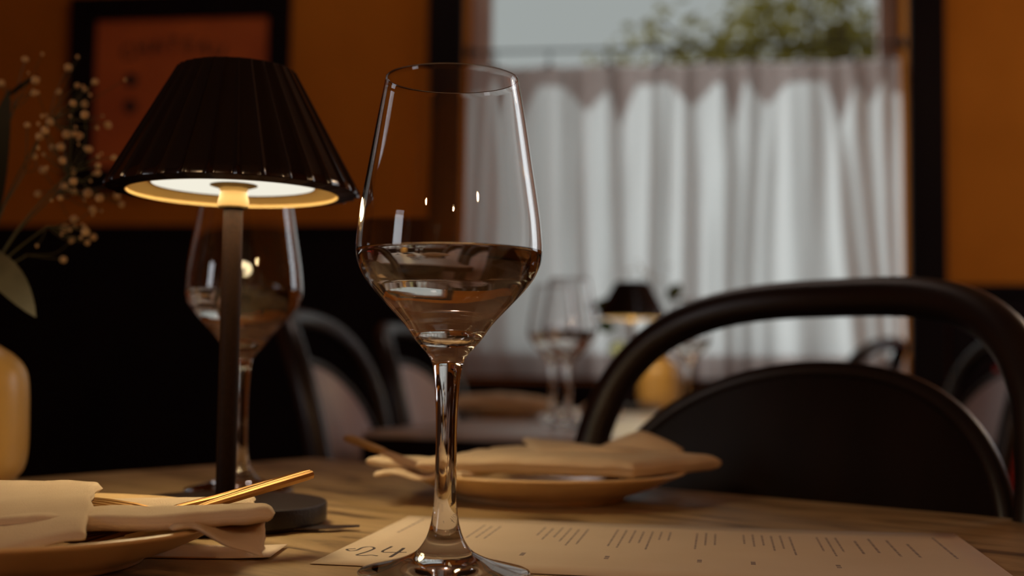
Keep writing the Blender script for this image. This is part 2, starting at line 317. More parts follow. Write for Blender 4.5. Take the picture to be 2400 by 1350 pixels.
# ------------------------------------------------------------------ framed print on the left
WP = WB @ Matrix.Translation(((-1.129-.54)/.9903, 0, 0))
pic = thing('framed_poster', (0, 0, 0), 'rust coloured poster in a wide black frame on the ochre wall', 'picture'); pic.matrix_world = WP
PW, PZ0, PZ1, FWD = 0.387, 1.40, 2.068, 0.093
f = MB(); f.box(-PW, PW, -0.035, -0.002, PZ1-.082, PZ1); f.box(-PW, PW, -0.035, -0.002, PZ0, PZ0+.08)
f.box(-PW, -PW+FWD, -0.035, -0.002, PZ0+.08, PZ1-.082); f.box(PW-.07, PW, -0.035, -0.002, PZ0+.08, PZ1-.082)
f.build('frame', 'black', pic, smooth=False, bevel=0.003)
MB().box(-PW+.08, PW-.06, -0.018, -0.006, PZ0+.07, PZ1-.07).build('print', 'poster', pic, smooth=False)
word = 'CHATEAU'; R_ = 0.55
for i, ch in enumerate(word):                 # arched title
    a = (i-3)*0.098; x = -0.02+R_*math.sin(a); z = 1.895-R_*(1-math.cos(a))
    text_mesh('letter', ch, 0.070, 'posterink', pic, Matrix.Translation((x, -0.0185, z)) @ Matrix.Rotation(a, 4, 'Y') @ Matrix.Rotation(PI/2, 4, 'X'))
orn = MB(); orn.lathe([(0, 0), (0.024, 0), (0.024, 0.0005), (0, 0.0005)], 24)
for z in (1.78, 1.69):
    orn.build('printed_emblem', 'posterink', pic).matrix_local = Matrix.Translation((-0.165, -0.0185, z)) @ Matrix.Rotation(PI/2, 4, 'X')

# ------------------------------------------------------------------ tables
def table(label, corner, ang, sx, sy, mat, edge, grp=None):
    """corner: far/left corner; local x runs along ang, local y toward the room side"""
    t = thing('dining_table', (corner[0], corner[1], 0), label, 'table', ang)
    mb = MB(); mb.box(0, sx, -sy, 0, T-0.008, T)
    mb.build('table_top', mat, t, smooth=False, bevel=0.0015)
    mb = MB(); mb.box(-.001, sx+.001, -sy-.001, .001, T-0.046, T-0.0082)
    mb.build('apron', edge, t, smooth=False, bevel=0.002)
    mb = MB(); mb.lathe([(0, 0.045), (0.03, 0.045), (0.03, T-.052), (0.09, T-.052), (0.09, T-.0465), (0, T-.0465)], 24, (sx/2, -sy/2, 0)); mb.build('pedestal', 'iron', t)
    mb = MB(); mb.lathe([(0, 0), (0.165, 0), (0.17, 0.008), (0.16, 0.018), (0.06, 0.04), (0.03, 0.06), (0, 0.06)], 40, (sx/2, -sy/2, 0)); mb.build('base', 'iron', t)
    return t
table('near table with streaked brown stone top set for a meal', (-0.188, 1.1706), -math.radians(38.5), 0.80, 0.76, 'table', 'black')
table('blurred set table in front of the curtained window', (0.217, 2.784), -math.atan2(0.34, 0.94), 0.60, 1.22, 'palestone', 'black')

# ------------------------------------------------------------------ bentwood chairs
CR, CREC = 0.475, 0.2134
def back_pt(a, z, off=0.0):                   # point on the curved reclined back: a along the arc, z above floor, off to the rear
    ph = a/CR
    return Vector(((CR+off)*math.sin(ph), CR-(CR+off)*math.cos(ph)-(z-0.45)*math.tan(CREC), z))
def arch_pts(w, z0, zt, n, m=72):
    o = []
    for k in range(m+1):
        t = PI*k/m; c, s = math.cos(t), math.sin(t)
        o.append((w*math.copysign(abs(c)**(2/n), c), z0+(zt-z0)*max(s, 0)**(2/n)))
    return o
def make_chair():
    t = thing('bentwood_chair', (0, 0, 0), 'x', 'chair')
    W_, Z_, ZT = 0.2154, T-.0335, T+.1486
    pts = [back_pt(a, z) for a, z in arch_pts(W_, Z_, ZT, 3.08)]
    def leg(sg): return [Vector((sg*.20, -.115, .0)), Vector((sg*.20, -.07, .12)), Vector((sg*.2025, -.03, .25)), Vector((sg*.2055, .012, .40)), back_pt(sg*W_*.99, .50), back_pt(sg*W_, .60), back_pt(sg*W_, .68)]
    path = spline([p for p in leg(1)], 5) + pts + list(reversed(spline(leg(-1), 5)))
    MB().tube(path, 0.0155, 14).build('back_frame', 'chair', t, angle=3.2)
    # arched inner panel
    w2, zt2, n2, zb = 0.1897, T+.091, 2.11, 0.50
    def prof(z):
        if z <= Z_: return w2*(1-0.10*((Z_-z)/(Z_-zb)))
        return w2*max(0.0, 1-((z-Z_)/(zt2-Z_))**n2)**(1/n2)
    zs = [zb+(Z_-zb)*k/10 for k in range(10)] + [Z_+(zt2-Z_)*math.sin(PI/2*k/26) for k in range(27)]
    vs = []; fs = []; NA = 30
    for side, off in ((0, -0.004), (1, 0.004)):
        for z in zs:
            w = prof(z)
            for i in range(NA+1): vs.append(back_pt(-w+2*w*i/NA, z, off))
    row = NA+1; nz = len(zs); blk = row*nz
    for s_ in (0, 1):
        for j in range(nz-1):
            for i in range(NA):
                k = s_*blk+j*row+i; fs.append((k, k+1, k+row+1, k+row))
    for j in range(nz-1):
        for i in (0, NA): k = j*row+i; fs.append((k, k+row, k+row+blk, k+blk))
    for i in range(NA): fs.append((i, i+1, i+1+blk, i+blk))
    bp_ = MB().add(vs, fs).build('back_panel', 'panel', t, angle=1.0)
    rim = [back_pt(-prof(z), z) for z in zs[:-1]] + [back_pt(prof(z), z) for z in reversed(zs)]
    MB().tube(rim, 0.0075, 8).build('panel_rim', 'chair', bp_, angle=3.2)
    sc = (0, 0.165, 0)
    MB().lathe([(0, .445), (.17, .445), (.185, .450), (.19, .458), (.185, .466), (.12, .462), (0, .459)], 48, sc).build('seat', 'panel', t)
    MB().lathe([(.176, .415), (.196, .415), (.199, .430), (.196, .444), (.176, .444), (.174, .430), (.176, .415)], 48, sc).build('seat_ring', 'chair', t)
    for sg in (-1, 1):
        MB().tube(spline([(sg*.15, .30, .42), (sg*.165, .315, .25), (sg*.185, .335, 0)], 6), [0.017]*3+[0.016]*6+[0.013]*4, 12).build('leg', 'chair', t)
    hp = [Vector((.15*math.cos(k*PI/18), .165+.15*math.sin(k*PI/18), .20)) for k in range(36)]
    MB().tube(hp, 0.009, 8, closed=True).build('leg_hoop', 'chair', t)
    return t
ch0 = make_chair()
def put(o, x, y, yaw, label):
    o.location = (x, y, 0); o.rotation_euler = (0, 0, yaw); o['label'] = label; o['group'] = 'bentwood dining chairs'; return o
put(ch0, .183, .9043, 2.2445, 'large dark bentwood chair pushed up to the near table')
D1 = math.atan2(-0.34, 0.94)-PI/2            # yaw so that local y faces along the far table's x
ch1 = copy_tree(ch0)                          # far-table chairs carry window sheen as a paler back colour
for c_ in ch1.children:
    if c_.name.startswith('back_panel'): c_.data = c_.data.copy(); c_.data.materials[0] = M['sheenpanel']
put(ch1, -0.198, 1.66, -1.65, 'bentwood chair between the lamp pole and the stem of the tall glass')
put(copy_tree(ch1), -0.1176, 2.19, -1.7786, 'bentwood chair partly behind the stem of the tall glass')
put(copy_tree(ch1), 0.7473, 2.0097, 1.44, 'bentwood chair at right edge, half hidden behind the large dark chair')
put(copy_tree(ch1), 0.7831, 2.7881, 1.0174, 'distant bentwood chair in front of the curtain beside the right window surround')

# ------------------------------------------------------------------ wine glasses
OUT = [(0.0373, 0.0), (0.0378, 0.0012), (0.0370, 0.0024), (0.030, 0.0042), (0.0215, 0.0064), (0.0155, 0.0088), (0.0118, 0.0112), (0.0090, 0.0150), (0.0071, 0.0195), (0.0057, 0.0260), (0.0050, 0.034),
       (0.0047, 0.046), (0.0047, 0.065), (0.0052, 0.078), (0.0060, 0.087), (0.0070, 0.093), (0.0090, 0.0966), (0.0118, 0.0998), (0.0150, 0.1035), (0.0194, 0.1097), (0.0245, 0.1153), (0.0298, 0.1209), (0.0345, 0.1262), (0.0378, 0.1307), (0.0402, 0.1358), (0.0412, 0.1395), (0.0415, 0.143),
       (0.0412, 0.1485), (0.0402, 0.1580), (0.0384, 0.170), (0.0367, 0.180), (0.0341, 0.1960), (0.0318, 0.209), (0.0298, 0.2195)]
INN = [(0.0292, 0.2195), (0.0311, 0.209), (0.0333, 0.1960), (0.0359, 0.180), (0.0376, 0.170), (0.0394, 0.1580), (0.0403, 0.1485), (0.0405, 0.1432), (0.0402, 0.1400), (0.0391, 0.1362), (0.0366, 0.1315), (0.0332, 0.1272), (0.0284, 0.1220), (0.0230, 0.1165), (0.0178, 0.1112), (0.0125, 0.1070), (0.0065, 0.1046), (0, 0.1040)]
FOOT = [(0, 0.0004), (0.030, 0.0004)]
def prof_spline(p, n):
    return [(max(v.x, 0), v.z) for v in spline([(r, 0, z) for r, z in p], n)]
def ripple(mb, z1):
    # slight hand-blown unevenness of the inner bowl, fading out at the shoulder
    def f_(v):
        r = math.hypot(v[0], v[1])
        if r < 1e-6: return v
        a = math.atan2(v[1], v[0]); k = max(0.0, min(1.0, (z1-v[2])/0.008))
        q = 1+k*0.010*(math.sin(3*a+v[2]*260)+0.6*math.sin(5*a-v[2]*410+1)+0.5*math.sin(v[2]*900+2*math.sin(a)))
        return (v[0]*q, v[1]*q, v[2])
    return f_
def wine_glass(x, y, label, proto=None, liquid=True):
    if proto: g = copy_tree(proto); g.location = (x, y, T); g['label'] = label; return g
    g = thing('wine_glass', (x, y, T), label, 'wine glass', 0, 'matching stemmed wine glasses')
    pr = FOOT + prof_spline(OUT, 4) + [(0.0297, 0.2199), (0.0293, 0.2199)] + prof_spline(INN, 4)
    mb = MB().lathe(pr, 128); rp = ripple(mb, 0.140)
    k0 = 1+128*(len(pr)-1-len(prof_spline(INN, 4)))          # first vertex of the inner surface
    mb.v[k0:] = [rp(v) for v in mb.v[k0:]]
    mb.build('glass_body', 'glass', g, angle=3.2)
    if liquid:
        LV = 0.1425; lp = [(r+0.00012, z-0.00004) for r, z in reversed(prof_spline(INN, 4)) if z < LV]
        lp[0] = (0, lp[0][1]); lp += [(0.04058, LV), (0.0400, LV-.0003), (0.030, LV-.0004), (0, LV-.0004)]
        mb = MB().lathe(lp, 128); mb.v = [rp(v) if v[2] < LV-.0005 else v for v in mb.v]; mb.build('clear_liquid', 'liquid', g, angle=0.9)
    return g
gA = wine_glass(-0.0280, 0.5366, 'tall wine glass in sharp focus at the centre of the near table')
wine_glass(-0.1912, 0.864, 'wine glass standing behind the pole of the dark table lamp', gA)
wine_glass(0.086, 1.80, 'blurred wine glass at the near end of the far table', gA)
wine_glass(0.068, 1.96, 'blurred wine glass just behind the nearer one on the far table', gA)
wine_glass(0.335, 2.30, 'blurred wine glass beside the cream vase on the far table, seen through the chair arch', gA)

# ------------------------------------------------------------------ table lamps
def make_lamp(label):
    t = thing('table_lamp', (0, 0, T), label, 'lamp', 0, 'dark fluted table lamps')
    NR = 32; K = 20; zt, zb, rt_, rb = 0.2590, 0.1900, 0.0345, 0.0724
    mb = MB(); rings = []
    def ring(r, z, depth):
        o = []
        for i in range(NR*K):
            u = (i % K)/K; dd = min(u, 1-u); fl = 1/(1+(dd/0.085)**2)         # narrow rounded rib at u = 0, flat panel between
            rr = r-depth*(1-fl); a = 2*PI*i/(NR*K)+0.05; o.append(Vector((rr*math.cos(a), rr*math.sin(a), z)))
        return o
    for k in range(13):
        f_ = k/12; rings.append(ring(rb+(rt_-rb)*f_, zb+(zt-zb)*f_, 0.0021-0.0011*f_))
    rings = [ring(0.0600, 0.1880, 0), ring(rb-.0002, 0.1893, 0.0021)] + rings + [ring(rt_-.0008, zt+.0012, 0.0008), ring(rt_-.004, zt+.0018, 0), ring(0.006, zt+.0024, 0)]
    mb.loft(rings, False); mb.add([(0, 0, zt+.0025)], [])
    mb.build('shade', 'shade', t, angle=0.95)
    MB().lathe([(0.0594, 0.1880), (0.0602, 0.1880), (0.0596, 0.1900), (0.0465, 0.1932), (0.0460, 0.1932), (0.0592, 0.1896), (0.0594, 0.1880)], 96).build('reflector', 'reflector', t)
    MB().lathe([(0.0075, 0.1936), (0.0470, 0.1936), (0.0470, 0.1942), (0.0075, 0.1942), (0.0075, 0.1936)], 96).build('diffuser', 'diffuser', t)
    MB().lathe([(0, 0.1800), (0.0082, 0.1800), (0.0088, 0.1808), (0.0088, 0.1836), (0.0080, 0.1870), (0.0074, 0.1895), (0.0085, 0.1915), (0.0135, 0.1930), (0.0135, 0.1935), (0, 0.1935)], 48).build('collar', 'collar', t)
    MB().lathe([(0, 0.0120), (0.0056, 0.0120), (0.0056, 0.1795), (0.0048, 0.1799), (0, 0.1799)], 40).build('pole', 'bronze', t)
    MB().lathe([(0, 0.0), (0.050, 0.0), (0.0545, 0.0012), (0.0566, 0.0022), (0.0573, 0.0032), (0.0573, 0.0118), (0.0568, 0.0127), (0.0556, 0.0130), (0.0540, 0.0127), (0.012, 0.0126), (0.0056, 0.0128), (0, 0.0128)], 128).build('base', 'lampbase', t)
    l = bpy.data.lights.new('lamp_light', 'AREA'); l.shape = 'DISK'; l.size = 0.088; l.energy = LAMP_W; l.color = (1.0, 0.77, 0.42)
    lo = bpy.data.objects.new('lamp_light', l); COL.objects.link(lo); lo.parent = t; lo.location = (0, 0, 0.1929)
    return t
LAMP_W = 0.48
lamp = make_lamp('dark fluted table lamp glowing beside the tall glass on the near table'); lamp.location = (-0.1612, 0.694, T)
lamp2 = copy_tree(lamp); lamp2.location = (0.243, 2.45, T); lamp2['label'] = 'small blurred dark lamp on the far table in front of the curtain'

# ------------------------------------------------------------------ crockery
PLATE = [(0, 0.0005), (0.050, 0.0005), (0.054, 0.0), (0.058, 0.0006), (0.061, 0.0035), (0.076, 0.0085), (0.090, 0.0150), (0.0975, 0.0182), (0.1, 0.0198), (0.0996, 0.0208), (0.0970, 0.0208), (0.086, 0.0168), (0.076, 0.0120), (0.068, 0.0085), (0.055, 0.0052), (0, 0.0045)]
def plate(x, y, label, proto=None, grp='cream dinner plates'):
    if proto: p_ = proto.copy(); COL.objects.link(p_); p_.location = (x, y, T); p_['label'] = label; return p_
    p_ = MB().lathe(prof_spline(PLATE, 3), 96).build('plate', 'plate', angle=1.0); p_.location = (x, y, T)
    return tag(p_, label, 'plate', grp)
pL = plate(-0.225, 0.553, 'cream plate at the bottom left with a folded napkin and cutlery')
pR = plate(0.022, 0.852, 'cream plate behind the tall glass, under a folded napkin', pL)
pF = plate(-0.012, 2.12, 'blurred cream plate with napkin on the far table', pL)

def cloth(mb, corners, zf, th, nu=36, nv=24, amp=0.0012, seed=0.0, edge=0.006):
    """padded folded cloth over a bilinear patch a-b-c-d, rounded rims, gently wavy"""
    a, b_, c, d = [Vector((p[0], p[1], 0)) for p in corners]; vs = []; fs = []
    L1 = ((b_-a).length+(c-d).length)/2; L2 = ((d-a).length+(c-b_).length)/2
    for side in (1, -1):
        for j in range(nv+1):
            for i in range(nu+1):
                u = 0.5-0.5*math.cos(PI*i/nu); v = 0.5-0.5*math.cos(PI*j/nv)
                p = a.lerp(b_, u).lerp(d.lerp(c, u), v)
                e_ = min(u*L1, (1-u)*L1, v*L2, (1-v)*L2); q = min(1.0, e_/edge); tt = th*math.sqrt(max(0, 1-(1-q)**2))
                wv = amp*noise.noise(Vector((p.x*38, p.y*38, seed)))+amp*.5*noise.noise(Vector((p.x*110, p.y*90, seed+3)))
                p = p+Vector((0.0022*noise.noise(Vector((v*5, seed, 1)))*(1 if 0 < i < nu else 1.6), 0.0022*noise.noise(Vector((u*7, seed, 4))), 0))
                vs.append((p.x, p.y, zf(u, v)+wv+side*tt/2))
    row = nu+1; blk = row*(nv+1)
    for s_ in (0, 1):
        for j in range(nv):
            for i in range(nu): k = s_*blk+j*row+i; fs.append((k, k+1, k+row+1, k+row))
    for i in range(nu): fs.append((i, i+1, i+1+blk, i+blk)); k = nv*row+i; fs.append((k, k+1, k+1+blk, k+blk))
    for j in range(nv): k = j*row; fs.append((k, k+row, k+row+blk, k+blk)); k = j*row+nu; fs.append((k, k+row, k+row+blk, k+blk))
    return mb.add(vs, fs)
# --- left napkin: two folded layers and a drooping corner
nL = thing('napkin', (0, 0, T), 'folded cream linen napkin on the bottom left plate', 'napkin', 0, 'cream linen napkins')
mb = MB(); cloth(mb, [(-0.300, 0.535), (-0.118, 0.545), (-0.128, 0.617), (-0.300, 0.625)], lambda u, v: 0.0228-0.0015*math.sin(u*PI)+0.0006*math.sin(u*9), 0.0024, seed=1.0, amp=0.0006, edge=0.0015)
mb.build('lower_fold', 'napkin', nL, angle=3.2)
mb = MB(); cloth(mb, [(-0.225, 0.508), (-0.0985, 0.512), (-0.106, 0.548), (-0.225, 0.545)], lambda u, v: 0.0195+0.0075*min(1, u*1.5)**.7-0.0012*v+0.0012*math.sin(u*6+1), 0.0070, seed=3.0, edge=0.004)
mb.build('front_fold', 'napkin', nL, angle=3.2)
mb = MB(); cloth(mb, [(-0.330, 0.484), (-0.1690, 0.490), (-0.2055, 0.612), (-0.340, 0.622)], lambda u, v: 0.0292-0.0120*(1-v)**4*(1+.3*math.sin(u*11))+0.0010*math.sin(u*7)*(1-v), 0.0040, seed=5.0, amp=0.0008, edge=0.0025)
mb.build('upper_fold', 'napkin', nL, angle=3.2)
mb = MB(); cloth(mb, [(-0.140, 0.508), (-0.1020, 0.511), (-0.1060, 0.534), (-0.140, 0.538)], lambda u, v: 0.0225-0.0170*max(0, u-.30)*(1-v)**.6+0.0010*math.sin(u*8), 0.0030, 24, 12, 0.0008, 9.0, edge=0.002)
mb.build('drooping_corner', 'napkin', nL, angle=3.2)
# --- right napkin
nR = thing('napkin', (0, 0, T+.0035), 'folded cream linen napkin on the plate behind the tall glass', 'napkin', 0, 'cream linen napkins')
mb = MB(); cloth(mb, [(-0.060, 0.778), (0.080, 0.785), (0.150, 0.862), (-0.012, 0.905)], lambda u, v: 0.0225+0.0015*math.sin(u*4)+0.0022*u-0.002*u*u, 0.0120, seed=2.0, edge=0.010)
mb.build('lower_fold', 'napkin', nR, angle=3.2)
mb = MB(); cloth(mb, [(-0.0935, 0.792), (-0.020, 0.785), (0.005, 0.880), (-0.060, 0.850)], lambda u, v: 0.0205+0.0035*(1-u)*(1-v)+0.0012*math.sin(v*6), 0.0065, seed=4.0)
mb.build('side_fold', 'napkin', nR, angle=3.2)
mb = MB(); cloth(mb, [(-0.0870, 0.782), (-0.030, 0.775), (-0.010, 0.800), (-0.070, 0.812)], lambda u, v: 0.0172+0.0015*math.sin(u*9), 0.0038, 24, 12, 0.001, 6.0, edge=0.003)
mb.build('hem_corner', 'napkin', nR, angle=3.2)
mb = MB(); cloth(mb, [(0.015, 0.830), (0.135, 0.848), (0.098, 0.915), (0.010, 0.930)], lambda u, v: 0.0295-0.004*u+0.002*math.sin(u*3+v*2), 0.0050, seed=7.0)
mb.build('upper_fold', 'napkin', nR, angle=3.2)
mb = MB()                                     # raised triangular corner at the back
rings = []
for k in range(13):
    f_ = k/12; x = 0.068+0.062*f_; h = 0.0125*(1-abs(2*f_-1)**1.3)+0.001
    rings.append([Vector((x, 0.912, 0.022)), Vector((x, 0.914, 0.026+h*.6)), Vector((x, 0.924, 0.0265+h)), Vector((x, 0.928, 0.0255+h)), Vector((x, 0.920, 0.021))])
mb.loft(rings).build('raised_corner', 'napkin', nR, angle=1.2)
# --- far napkins
nF = thing('napkin', (0, 0, T), 'blurred folded napkin on the far plate', 'napkin', 0, 'cream linen napkins')
mb = MB(); cloth(mb, [(-0.115, 2.06), (0.07, 2.05), (0.063, 2.17), (-0.10, 2.19)], lambda u, v: 0.024+0.007*math.sin(u*PI), 0.018, 24, 16, 0.002, 11.0, edge=0.014)
mb.build('fold', 'napkin', nF, angle=3.2)
nG = thing('napkin', (0, 0, T), 'small blurred napkin beside the glass stems on the far table', 'napkin', 0, 'cream linen napkins')
mb = MB(); cloth(mb, [(0.125, 1.97), (0.185, 1.99), (0.175, 2.07), (0.115, 2.05)], lambda u, v: 0.014+0.010*math.sin(u*PI)*math.sin(v*PI), 0.022, 20, 16, 0.002, 13.0, edge=0.016)
mb.build('fold', 'napkin', nG, angle=3.2)

# ------------------------------------------------------------------ cutlery
def bar(mb, pts, ws, hs, grooves=True):
    """ribbed flat handle lofted along pts"""
    P = [Vector(p) for p in pts]; rings = []
    for i, p in enumerate(P):
        t = (P[min(i+1, len(P)-1)]-P[max(i-1, 0)]).normalized(); a = t.cross(Vector((0, 0, 1))).normalized(); n_ = a.cross(t)
        w, h = ws[i], hs[i]
        sec = [(-1, 0), (-.9, .7), (-.62, 1), (-.5, .62), (-.38, 1), (-.1, 1.1), (0, .65), (.1, 1.1), (.38, 1), (.5, .62), (.62, 1), (.9, .7), (1, 0), (.8, -.8), (0, -1), (-.8, -.8)]
        rings.append([p+a*(x*w)+n_*(z*h) for x, z in sec])
    return mb.loft(rings)
def fork(x0, x1, label, grp='gold cutlery', curl=1.0):
    """from handle end x0 to tine tips x1"""
    a, b_ = Vector(x0), Vector(x1); d = b_-a; n_ = Vector((0, 0, 1)); s_ = d.normalized().cross(n_)
    t = thing('fork', (0, 0, T), label, 'fork', 0, grp)
    P = [a+d*f_+n_*h for f_, h in ((0, 0), (.04, 0), (.2, .0005), (.4, .001), (.55, .002), (.64, .002))]
    bar(MB(), P, [.0040, .0044, .0042, .0034, .0024, .0026], [.0017, .0018, .0018, .0016, .0013, .0013]).build('handle', 'brass', t, angle=0.5)
    mb = MB(); q = [a+d*f_+n_*h for f_, h in ((.63, .002), (.68, .001), (.74, -.0005), (.80, .0))]
    rings = []
    for p, w in zip(q, (.0026, .007, .0105, .0105)): rings.append([p-s_*w-n_*.0008, p+s_*w-n_*.0008, p+s_*w+n_*.0008, p-s_*w+n_*.0008])
    fh = mb.loft(rings).build('fork_head', 'brass', t, angle=0.5)
    for k in (-1.5, -.5, .5, 1.5):
        MB().tube([a+d*f_+s_*(k*.0058)+n_*h for f_, h in ((.79, 0), (.86, .0005*curl), (.94, .002*curl), (1, .004*curl))], [.0018, .0017, .0015, .0009], 8).build('tine', 'brass', fh)
    return t
def knife(x0, x1, label, mat='brass', grp='gold cutlery'):
    a, b_ = Vector(x0), Vector(x1); d = b_-a; n_ = Vector((0, 0, 1)); s_ = d.normalized().cross(n_)
    t = thing('knife', (0, 0, T), label, 'knife', 0, grp)
    P = [a+d*f_ for f_ in (0, .03, .15, .3, .42, .46)]
    bar(MB(), P, [.0044, .0048, .0046, .0042, .0036, .0030], [.0021, .0022, .0022, .0020, .0018, .0014]).build('handle', mat, t, angle=0.5)
    rings = []
    for f_, w0, w1 in ((.455, -.003, .003), (.5, -.0035, .007), (.7, -.0035, .0085), (.9, -.0035, .007), (.98, -.003, .002), (1, -.0028, -.0015)):
        p = a+d*f_; rings.append([p+s_*w0-n_*.0007, p+s_*w1-n_*.0002, p+s_*w1+n_*.0002, p+s_*w0+n_*.0007])
    MB().loft(rings).build('blade', mat, t, angle=0.5)
    return t
knife((-0.0985, 0.6015, 0.0372), (-0.196, 0.518, 0.0095), 'gold knife, ribbed handle rising from the left napkin toward the lamp base')
fork((-0.1010, 0.6105, 0.0366), (-0.196, 0.533, 0.0105), 'gold fork lying beside the knife in the left napkin')
fork((-0.335, 0.600, 0.0262), (-0.1640, 0.5560, 0.0262), 'gold fork whose tines peep out from the upper fold of the left napkin', curl=-0.8)
knife((-0.1125, 0.850, 0.0395), (-0.050, 0.772, 0.0255), 'gold knife with handle sticking up left of the napkin behind the tall glass')
tk = knife((-0.268, 0.640, 0.0026), (-0.082, 0.6740, 0.0022), 'thin dark knife lying on the table in front of the lamp base', 'steel')

# ------------------------------------------------------------------ menus
def menu(label, corner, ang, w, h, lines=True):
    t = thing('menu_card', (corner[0], corner[1], T), label, 'menu', ang)
    nu, nv = 20, 8; vs = []; fs = []
    for s_ in (1, 0):
        for j in range(nv+1):
            for i in range(nu+1):
                u, v = i/nu, j/nv; vs.append((u*w, -v*h, 0.0004+0.0002*s_+0.0012*u**6))
    row = nu+1; blk = row*(nv+1)
    for s_ in (0, 1):
        for j in range(nv):
            for i in range(nu): k = s_*blk+j*row+i; fs.append((k, k+1, k+row+1, k+row))
    for i in range(nu): fs.append((i, i+1, i+1+blk, i+blk)); k = nv*row+i; fs.append((k, k+1, k+1+blk, k+blk))
    for j in range(nv): k = j*row; fs.append((k, k+row, k+row+blk, k+blk)); k = j*row+nu; fs.append((k, k+row, k+row+blk, k+blk))
    return t, MB().add(vs, fs).build('sheet', 'paper', t, angle=3.2)
mT, mA = menu('long cream menu sheet lying under the tall glass', (-0.060, 0.736), -0.173, 0.313, 0.178)
def zpap(u): return 0.00062+0.0012*(u/.313)**6
rnd = random.Random(3)
def dashes(parent, x, y0, y1, wd, name='printed_line'):
    """one line of print broken into words, running toward the viewer"""
    mb = MB(); y = y0
    while y < y1:
        l = min(rnd.uniform(.004, .012), y1-y)
        mb.box(x-wd/2, x+wd/2, -(y+l), -y, zpap(x), zpap(x)+.00004); y += l+.0016
    return mb.build(name, 'ink', parent, smooth=False)
groups = [(.052, 3), (.087, 6), (.128, 7), (.172, 3), (.197, 6), (.236, 3)]
for g0, n_ in groups:
    for k in range(n_):
        x = g0+k*.0049
        dashes(mA, x, .026+rnd.uniform(0, .006), .030+rnd.uniform(.030, .068), .0010)
        if k == 0: dashes(mA, x+.003, .122, .131, .0022, 'printed_price')
for x, a_, b_ in ((.255, .040, .085), (.263, .030, .080), (.272, .034, .090), (.281, .046, .092), (.298, .020, .092), (.012, .012, .070)): dashes(mA, x, a_, b_, .0013)
# handwritten 24, upright to the viewer
def ink_stroke(pts, w=.0007):
    mtx = Matrix.Translation((-0.0785, 0.5835, 0.0)); iv = Matrix.Rotation(0.173, 4, 'Z') @ Matrix.Translation((0.060, -0.736, 0))
    q = [iv @ (mtx @ Vector((x, y, 0))) for x, y in pts]
    q = [Vector((p.x, p.y, 0.00066)) for p in spline(q, 6)]
    return MB().tube(q, w, 6, flat=(1, 0.12)).build('handwritten_number', 'pen', mA)
ink_stroke([(0.003, .022), (-.001, .020), (0.001, .015), (.004, .017), (.006, .026), (.0095, .029), (.012, .024), (.010, .014), (.006, .003), (.009, .0015), (.013, .003), (.016, .001)])
ink_stroke([(.020, .031), (.017, .014), (.022, .012), (.029, .013)])
ink_stroke([(.0265, .026), (.025, .014), (.0225, -.002)], .0009)
slip = menu('narrow cream paper slip showing from under the left plate', (-0.205, 0.612), -0.02, 0.095, 0.040)

# ------------------------------------------------------------------ vases and flowers
VASE = [(0, 0.0), (0.028, 0.0), (0.0335, 0.0025), (0.040, 0.010), (0.0455, 0.018), (0.0475, 0.030), (0.0475, 0.050), (0.0465, 0.074), (0.0435, 0.086), (0.036, 0.0945), (0.026, 0.101), (0.0205, 0.106), (0.0195, 0.112), (0.0215, 0.118), (0.0195, 0.1185), (0.0175, 0.112), (0.0185, 0.105), (0.030, 0.096), (0.041, 0.083), (0.0435, 0.05), (0.043, 0.03), (0.036, 0.010), (0, 0.006)]
vN = MB().lathe(prof_spline(VASE, 4), 80).build('vase', 'ceramic', angle=3.2); vN.location = (-0.3745, 0.82, T); tag(vN, 'cream ceramic vase cut off by the left edge of the picture', 'vase', 'cream vases')
vF = vN.copy(); COL.objects.link(vF); vF.location = (0.318, 2.60, T); vF['label'] = 'blurred cream vase on the far table behind the chair arch'

def leaf_mesh(mb, p, tip, width, nrm, bend=0.0, n=10):
    p, tip, nrm = Vector(p), Vector(tip), Vector(nrm).normalized(); d = tip-p; s_ = d.cross(nrm).normalized(); vs = []; fs = []
    for k in range(n+1):
        f_ = k/n; w = width*math.sin(PI*min(1, f_*.97+.03))**.8*(1-.25*f_); c = p+d*f_+nrm*(bend*math.sin(PI*f_))
        vs += [c-s_*w-nrm*0.0004, c+nrm*(-.12*w), c+s_*w-nrm*.0004, c+nrm*(-.12*w-.0009)]
    for k in range(n):
        a = 4*k; b_ = a+4; fs += [(a, a+1, b_+1, b_), (a+1, a+2, b_+2, b_+1), (a+2, a+3, b_+3, b_+2), (a+3, a, b_, b_+3)]
    return mb.add(vs, fs)
